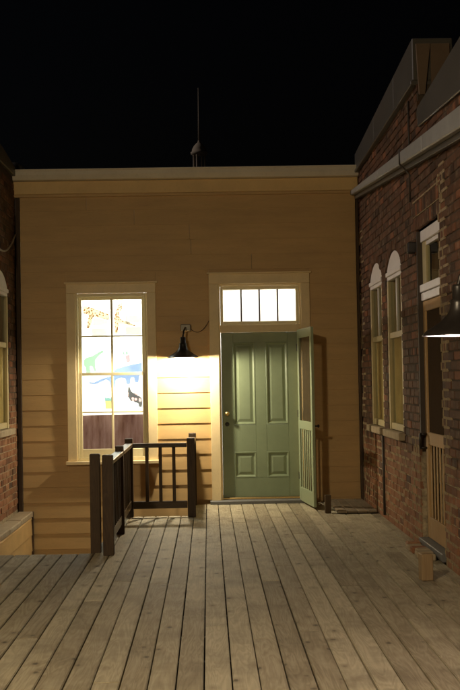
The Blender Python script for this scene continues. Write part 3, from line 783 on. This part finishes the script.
# ------------------------------------------------------------------ paper cut-outs hung inside the window
def wz(u, v): return (-1.532 + (u / 4.06 - 11.0) * 0.01177, 2.499 - (v / 4.06 - 10.0) * 0.01224)
def cutout(name, label, pts, col, spots=None, y=YW + 0.105, cat='paper cutout'):
    col = tuple(max(0.02, 0.55 * v + 0.34) for v in col); mm = translucent(name + '_paper', col, spots); M[name] = mm
    o = MB().prism([wz(*p) for p in pts], 1, y, y + 0.0012).build(name, name, None, smooth=False)
    tag(o, label, cat, 'paper animals hung in the lit window'); return o
cutout('paper_dinosaur', 'green long-necked paper dinosaur in the left window pane', [(48, 283), (60, 272), (82, 268), (100, 258), (114, 250), (130, 243), (133, 252), (118, 262), (106, 272), (97, 284), (97, 310), (102, 330), (92, 330), (84, 308), (74, 308), (77, 335), (58, 335), (56, 312), (48, 305)], (0.33, 0.62, 0.42))
cutout('paper_dinosaur', 'large blue paper dinosaur with long tail across the window middle', [(68, 371), (90, 374), (122, 360), (165, 349), (178, 322), (230, 308), (292, 297), (296, 345), (282, 352), (278, 378), (264, 378), (258, 356), (246, 358), (242, 384), (228, 384), (222, 360), (204, 358), (184, 364), (176, 398), (162, 398), (156, 372), (142, 364), (118, 374), (95, 383), (72, 379)], (0.30, 0.46, 0.80))
cutout('paper_flower_pot', 'small pink paper pot with two green leaves', [(222, 266), (243, 264), (245, 292), (230, 297)], (0.80, 0.42, 0.50))
cutout('paper_leaf', 'two green paper leaves above the pink pot', [(212, 250), (220, 250), (222, 262), (226, 262), (226, 250), (235, 250), (236, 263), (224, 265), (214, 263)], (0.30, 0.52, 0.42), y=YW + 0.102)
cutout('paper_pot', 'yellow paper pot in the lower left pane', [(136, 449), (166, 449), (164, 482), (138, 482)], (0.82, 0.74, 0.24))
cutout('paper_plant', 'teal zigzag paper plant in the yellow pot', [(134, 428), (142, 440), (150, 436), (158, 440), (166, 428), (168, 450), (134, 450)], (0.20, 0.55, 0.55), y=YW + 0.102)
cutout('paper_animal', 'grey and white spotted paper animal in the lower right pane', [(222, 430), (232, 420), (234, 396), (240, 394), (246, 412), (256, 420), (268, 414), (276, 428), (290, 440), (293, 462), (290, 478), (278, 476), (276, 462), (258, 456), (244, 452), (236, 438)], (0.02, 0.02, 0.05), ((0.98, 0.75, 0.75), 20.0, 0.30))
cutout('paper_giraffe', 'orange spotted paper giraffe neck in the top left pane', [(46, 62), (75, 66), (118, 82), (160, 98), (160, 122), (128, 114), (92, 108), (82, 140), (74, 156), (62, 154), (68, 118), (72, 100), (48, 92)], (0.74, 0.60, 0.34), ((0.30, 0.16, 0.07), 46.0, 0.36))
cutout('paper_giraffe', 'orange spotted paper giraffe head and legs in the top right pane', [(178, 118), (190, 72), (205, 52), (218, 52), (214, 76), (200, 96), (206, 118), (240, 132), (275, 146), (268, 150), (222, 140), (200, 138), (192, 182), (182, 182), (180, 140)], (0.74, 0.62, 0.40), ((0.32, 0.19, 0.10), 46.0, 0.34))
for q, (a, b, c, d, lb) in enumerate([(88, 112, 150, 142, 'upper pale grey paper sheet in the top left pane'), (84, 154, 148, 184, 'lower pale grey paper sheet in the top left pane'), (226, 104, 294, 134, 'upper pale grey paper sheet in the top right pane'), (226, 150, 294, 182, 'lower pale grey paper sheet in the top right pane')]):
    cutout('paper_sheet', lb, [(a, b), (c, b), (c, d), (a, d)], (0.50, 0.48, 0.47), y=YW + 0.125)
x0_, zt_ = wz(38, 507); x1_, _ = wz(302, 507)
o = bx(-1.62, -0.72, YW + 0.16, YW + 0.18, 0.56, zt_).build('display_board', 'board', None, 0.003); tag(o, 'mauve brown sheet standing behind the bottom window panes', 'board')

# ------------------------------------------------------------------ gooseneck lamps
def wall_lamp(label, foot, wall_dir, reach, zrim, bulbm, watt, col, drop=0.37, off=(0, 0), lift=0.006, hump=0.10, soft=0.042):
    """foot: point on the wall; wall_dir: unit vector out of the wall; shade hangs reach metres out"""
    R_ = 0.183
    wd = Vector(wall_dir); f = Vector(foot)
    c = f + wd * reach + Vector((off[0], off[1], 0)); c.z = zrim
    root = empty('wall_lamp', f); tag(root, label, 'wall lamp', 'gooseneck lamps round the deck')
    side = Vector((wd.y, -wd.x, 0)).normalized()
    def plate(hw, hh, d0, d1, nm, mat, zc, bev):
        m = MB(); pts = []
        for z_ in (zc - hh, zc + hh):
            for (a, d_) in ((-hw, d0), (hw, d0), (hw, d1), (-hw, d1)): pts.append(f + side * a + wd * d_ + Vector((0, 0, z_ - f.z)))
        m.quadbox(pts); return m.build(nm, mat, root, bev)
    plate(0.06, 0.042, 0.0, 0.07, 'junction_box', 'box_metal', f.z, 0.006)
    top = c + Vector((0, 0, 0.25))
    p = [f + wd * 0.06]
    for t in [i / 10 for i in range(1, 11)]:
        a = t * math.pi / 2
        q = f + wd * (0.06 + (reach - 0.06) * math.sin(a)) ; q.z = f.z + hump * math.sin(min(1, t * 1.6) * math.pi) * (1 - t) + (top.z - f.z) * (1 - math.cos(a))
        q += Vector((off[0], off[1], 0)) * t
        p.append(q)
    p.append(top + Vector((0, 0, -0.03)))
    MB().tube(p, 0.011, 10).build('arm', 'black_metal', root)
    MB().lathe([(0.0, 0.245), (0.030, 0.245), (0.034, 0.235), (0.034, 0.175), (0.046, 0.170), (0.046, 0.135), (0.040, 0.130)], c, 28).build('socket_housing', 'black_metal', root)
    prof = [(0.046, 0.150), (0.050, 0.125), (0.062, 0.098), (0.088, 0.070), (0.125, 0.045), (0.160, 0.024), (0.178, 0.008), (R_, 0.0)]
    MB().lathe(prof + [(R_ + 0.003, -0.003), (R_ + 0.001, -0.006), (R_ - 0.003, -0.004)], c, 48).build('shade', 'black_metal', root)
    MB().lathe([(r - 0.003, z_ - 0.0015) for (r, z_) in prof] [1:] , c, 48).build('shade_lining', 'enamel', root)
    MB().lathe([(0.001, 0.118), (0.016, 0.118), (0.018, 0.09), (0.030, 0.06), (0.034, 0.040), (0.028, 0.018), (0.014, 0.008), (0.001, 0.006)], c, 20).build('bulb', bulbm, root)
    light('bulb_light', 'POINT', watt, col, c + Vector((0, 0, lift)), root, shadow_soft_size=soft)
    return root
wall_lamp('black gooseneck lamp glowing on the clapboard wall beside the green door', (-0.265, YW - 0.014, 2.137), (0, -1, 0), 0.27, 1.772, 'bulb_warm', WALL_LAMP_W, (1.0, 0.86, 0.63), off=(-0.03, 0), hump=0.0)
wall_lamp('black gooseneck lamp on the right brick wall at the picture edge', (XR - 0.004, 5.6, 2.16), (-1, 0, 0), 0.63, 1.70, 'bulb_cool', RIGHT_LAMP_W, (1.0, 0.80, 0.74))
if LEFT_LAMP_W > 0:
    wall_lamp('black gooseneck lamp on the left brick wall beside the camera', (XL + 0.004, 2.4, 3.65), (1, 0, 0), 0.61, 3.30, 'bulb_warm', LEFT_LAMP_W, (1.0, 0.79, 0.50), lift=0.012, soft=0.15)

# ------------------------------------------------------------------ railing round the stairwell
RL = empty('deck_railing', (-0.9, 10.0, 0)); tag(RL, 'dark brown wooden railing guarding the stair opening in the deck', 'railing')
def post(x, y, w_=0.088, h=0.865, zb=-0.2):
    bx(x - w_ / 2, x + w_ / 2, y - w_ / 2, y + w_ / 2, zb, h).build('post', 'dark_wood', RL, 0.004)
post(-1.012, 10.19); post(-0.885, 10.02, 0.092, zb=0.001); post(-0.888, 11.38, 0.08, zb=0.001); post(-0.892, 12.78, 0.086, zb=0.001); post(-0.205, 12.72, 0.088, zb=0.001); post(-0.205, 13.90, 0.088, zb=-0.2)
def rail_y(x, y0, y1, z0, z1, w_=0.07, m='dark_wood_y', nm='top_rail'): bx(x - w_ / 2, x + w_ / 2, y0, y1, z0, z1).build(nm, m, RL, 0.004)
def rail_x(y, x0, x1, z0, z1, w_=0.07, m='dark_wood_x', nm='top_rail'): bx(x0, x1, y - w_ / 2, y + w_ / 2, z0, z1).build(nm, m, RL, 0.004)
for (a, b) in ((10.068, 11.338), (11.422, 12.735)):
    rail_y(-0.888, a, b, 0.775, 0.815, 0.085); rail_y(-0.888, a, b, 0.10, 0.185, 0.04, nm='bottom_rail')
    n = 8
    for i in range(n):
        y = a + (b - a) * (i + 1) / (n + 1)
        bx(-0.888 - 0.018, -0.888 + 0.018, y - 0.018, y + 0.018, 0.1855, 0.7745).build('baluster', 'dark_wood', RL, 0.002)
rail_x(12.73, -0.846, -0.252, 0.765, 0.812, 0.085); rail_x(12.73, -0.846, -0.252, 0.095, 0.175, 0.04, nm='bottom_rail')
for i in range(3):
    x = -0.846 + 0.594 * (i + 1) / 4 + 0.005
    bx(x - 0.018, x + 0.018, 12.712, 12.748, 0.1755, 0.7645).build('baluster', 'dark_wood', RL, 0.002)
rail_y(-0.205, 12.766, 13.854, 0.775, 0.815, 0.085); rail_y(-0.205, 12.766, 13.854, 0.10, 0.185, 0.04, nm='bottom_rail')
for i in range(6):
    y = 12.766 + 1.088 * (i + 1) / 7
    bx(-0.223, -0.187, y - 0.018, y + 0.018, 0.1855, 0.7745).build('baluster', 'dark_wood', RL, 0.002)

# ledge along the left wall above the stairs
LG = empty('ledge_wall', (-2.23, 12.0, -0.05)); tag(LG, 'low yellow boarded ledge with worn stone cap along the left brick wall', 'ledge')
y = 10.16; lr = random.Random(2)
while y < 13.95:
    y2 = min(y + lr.uniform(0.5, 0.9), 13.95)
    if 13.95 - y2 < 0.2: y2 = 13.95
    m = bx(XL + 0.008, -2.138 + lr.uniform(-.006, .006), y + 0.003, y2 - 0.003, -0.115, -0.048 + lr.uniform(-.006, .006)).build('cap_slab', 'stone', LG, 0.010)
    y = y2
zz = -1.28
while zz < -0.12:
    z2 = min(zz + 0.19, -0.118)
    MB().prism([(-2.17, zz), (-2.148, zz), (-2.158, z2 - 0.003), (-2.17, z2 - 0.003)], 1, 10.16, 13.94).build('face_board', 'siding', LG, 0.002)
    zz += 0.19
bx(-2.157, -2.135, 13.942, 13.975, -1.28, -0.05).build('end_strip', 'corner', LG, 0.003)
bx(XL + 0.01, -2.171, 10.16, 13.94, -1.28, -0.118).build('core', 'joist', LG)

# ------------------------------------------------------------------ small things on the deck
o = bx(1.272, 1.338, 12.76, 12.825, 0.001, 0.20).build('wood_block', 'brown_block', None, 0.004); tag(o, 'dark upright wood block propping the open screen door', 'wood block')
o = bx(1.535, 1.622, 8.44, 8.527, 0.001, 0.196).build('wood_block', 'post_wood', None, 0.005); tag(o, 'raw lumber post stub standing on the deck near the brick doorway', 'wood block'); o.rotation_euler.z = rad(8)
PF = empty('low_platform', (1.6, 13.3, 0)); tag(PF, 'low dark plank platform in the far right corner of the deck', 'platform')
px = 1.40; q = 0
while px < 1.84:
    x2 = min(px + 0.11, 1.842)
    MB().box(px, x2 - 0.006, 12.66, 13.93, 0.012, 0.034).build('board', 'deck_x', PF, 0.003); px += 0.11
bx(1.40, 1.842, 12.70, 12.74, 0.001, 0.0115).build('batten', 'joist', PF); bx(1.40, 1.842, 13.7, 13.74, 0.001, 0.0115).build('batten', 'joist', PF)
ST = empty('brick_step', (1.74, 9.6, 0)); tag(ST, 'rough step of loose bricks at the foot of the brick doorway', 'step')
sr = random.Random(6)
for (a, b, y_, z_) in [(1.71, 1.83, 10.02, 0), (1.69, 1.82, 9.88, 0), (1.70, 1.83, 9.74, 0), (1.72, 1.83, 9.60, 0), (1.69, 1.83, 9.46, 0), (1.71, 1.82, 9.32, 0)]:
    o = bx(a, b, y_, y_ + 0.115, 0.001, 0.052 + sr.uniform(-.006, .008)).build('brick', 'stone' if sr.random() < 0.6 else 'brick_r', ST, 0.008); o.rotation_euler.z = sr.uniform(-.09, .09)
# conduit under the window, cables
o = MB().tube([(XR - 0.022, 12.22, 0.88), (XR - 0.022, 12.22, 0.036)], 0.014, 10).build('conduit', 'cable', None); tag(o, 'dark vertical conduit on the brick wall below the arched windows', 'conduit')
def sag(a, b, d, n=14):
    a, b = Vector(a), Vector(b); return [a.lerp(b, i / n) - Vector((0, 0, d * 4 * (i / n) * (1 - i / n))) for i in range(n + 1)]
o = MB().tube(sag((-0.20, YW - 0.022, 2.12), (0.02, YW - 0.026, 2.22), 0.08), 0.0035, 6).build('cable', 'cable', None); tag(o, 'thin cable sagging from lamp box to door casing', 'cable')
o = MB().tube(sag((XL + 0.01, 13.93, 3.30), (XL + 0.10, 12.3, 2.95), 0.10), 0.010, 6).build('cable', 'pale_cable', None); tag(o, 'pale cable curving along the left brick wall', 'cable')
yk = 10.35
o = MB().tube([(XR - 0.012, yk, 4.0), (XR - 0.012, yk, gt(yk) + 0.03), (XR - 0.106, yk - 0.02, gt(yk) + 0.012), (XR - 0.106, yk - 0.02, gb(yk)), (XR - 0.05, yk, gb(yk) - 0.05), (XR - 0.014, yk, gb(yk) - 0.09), (XR - 0.012, yk + 0.02, 3.08)], 0.009, 6).build('cable', 'cable', None); tag(o, 'dark cable looping down over the right gutter', 'cable')
# rounded vent cowl on the left roof
VC = empty('roof_vent', (-2.62, 14.9, 3.7)); tag(VC, 'small rounded vent cowl rising behind the left parapet', 'vent')
MB().lathe([(0.13, 0.0), (0.13, 0.42), (0.16, 0.43), (0.16, 0.47), (0.15, 0.53), (0.11, 0.60), (0.05, 0.64), (0.001, 0.65)], (-2.42, 14.6, 3.66), 20).build('cowl', 'flashing', VC)
bx(-2.6, -2.24, 14.45, 14.75, 3.70, 3.72).build('flange', 'flashing', VC)

# ------------------------------------------------------------------ distant cupola
CT = empty('cupola_tower', (-0.32, 70, 0)); tag(CT, 'distant domed cupola with slender spire above the roofline', 'tower')
bx(-4.3, 3.7, 67, 75, -1.3, 11.0).build('tower_wall', 'cupola', CT)
MB().quadbox([(-4.5, 66.8, 11.0), (3.9, 66.8, 11.0), (3.9, 75.2, 11.0), (-4.5, 75.2, 11.0), (-1.0, 69.4, 13.6), (0.36, 69.4, 13.6), (0.36, 70.6, 13.6), (-1.0, 70.6, 13.6)]).build('tower_roof', 'roof', CT)
MB().lathe([(0.50, 13.3), (0.50, 14.15), (0.58, 14.2), (0.58, 14.3), (0.0, 14.3)], (-0.32, 70, 0), 24).build('drum', 'cupola', CT)
for i in range(8):
    a = 2 * math.pi * (i + 0.5) / 8
    MB().lathe([(0.075, 14.3), (0.065, 14.36), (0.06, 15.2), (0.08, 15.26), (0.0, 15.26)], (-0.32 + 0.36 * math.cos(a), 70 + 0.36 * math.sin(a), 0), 10).build('column', 'cupola', CT)
MB().lathe([(0.0, 15.24), (0.44, 15.25), (0.52, 15.32), (0.53, 15.42), (0.46, 15.47), (0.43, 15.62), (0.34, 15.80), (0.20, 15.95), (0.09, 16.05), (0.07, 16.15)], (-0.32, 70, 0), 24).build('dome', 'cupola', CT)
MB().tube([(-0.32, 70, 16.1), (-0.32, 70, 17.5), (-0.32, 70, 19.4)], [0.07, 0.045, 0.02], 8).build('spire', 'cupola', CT)
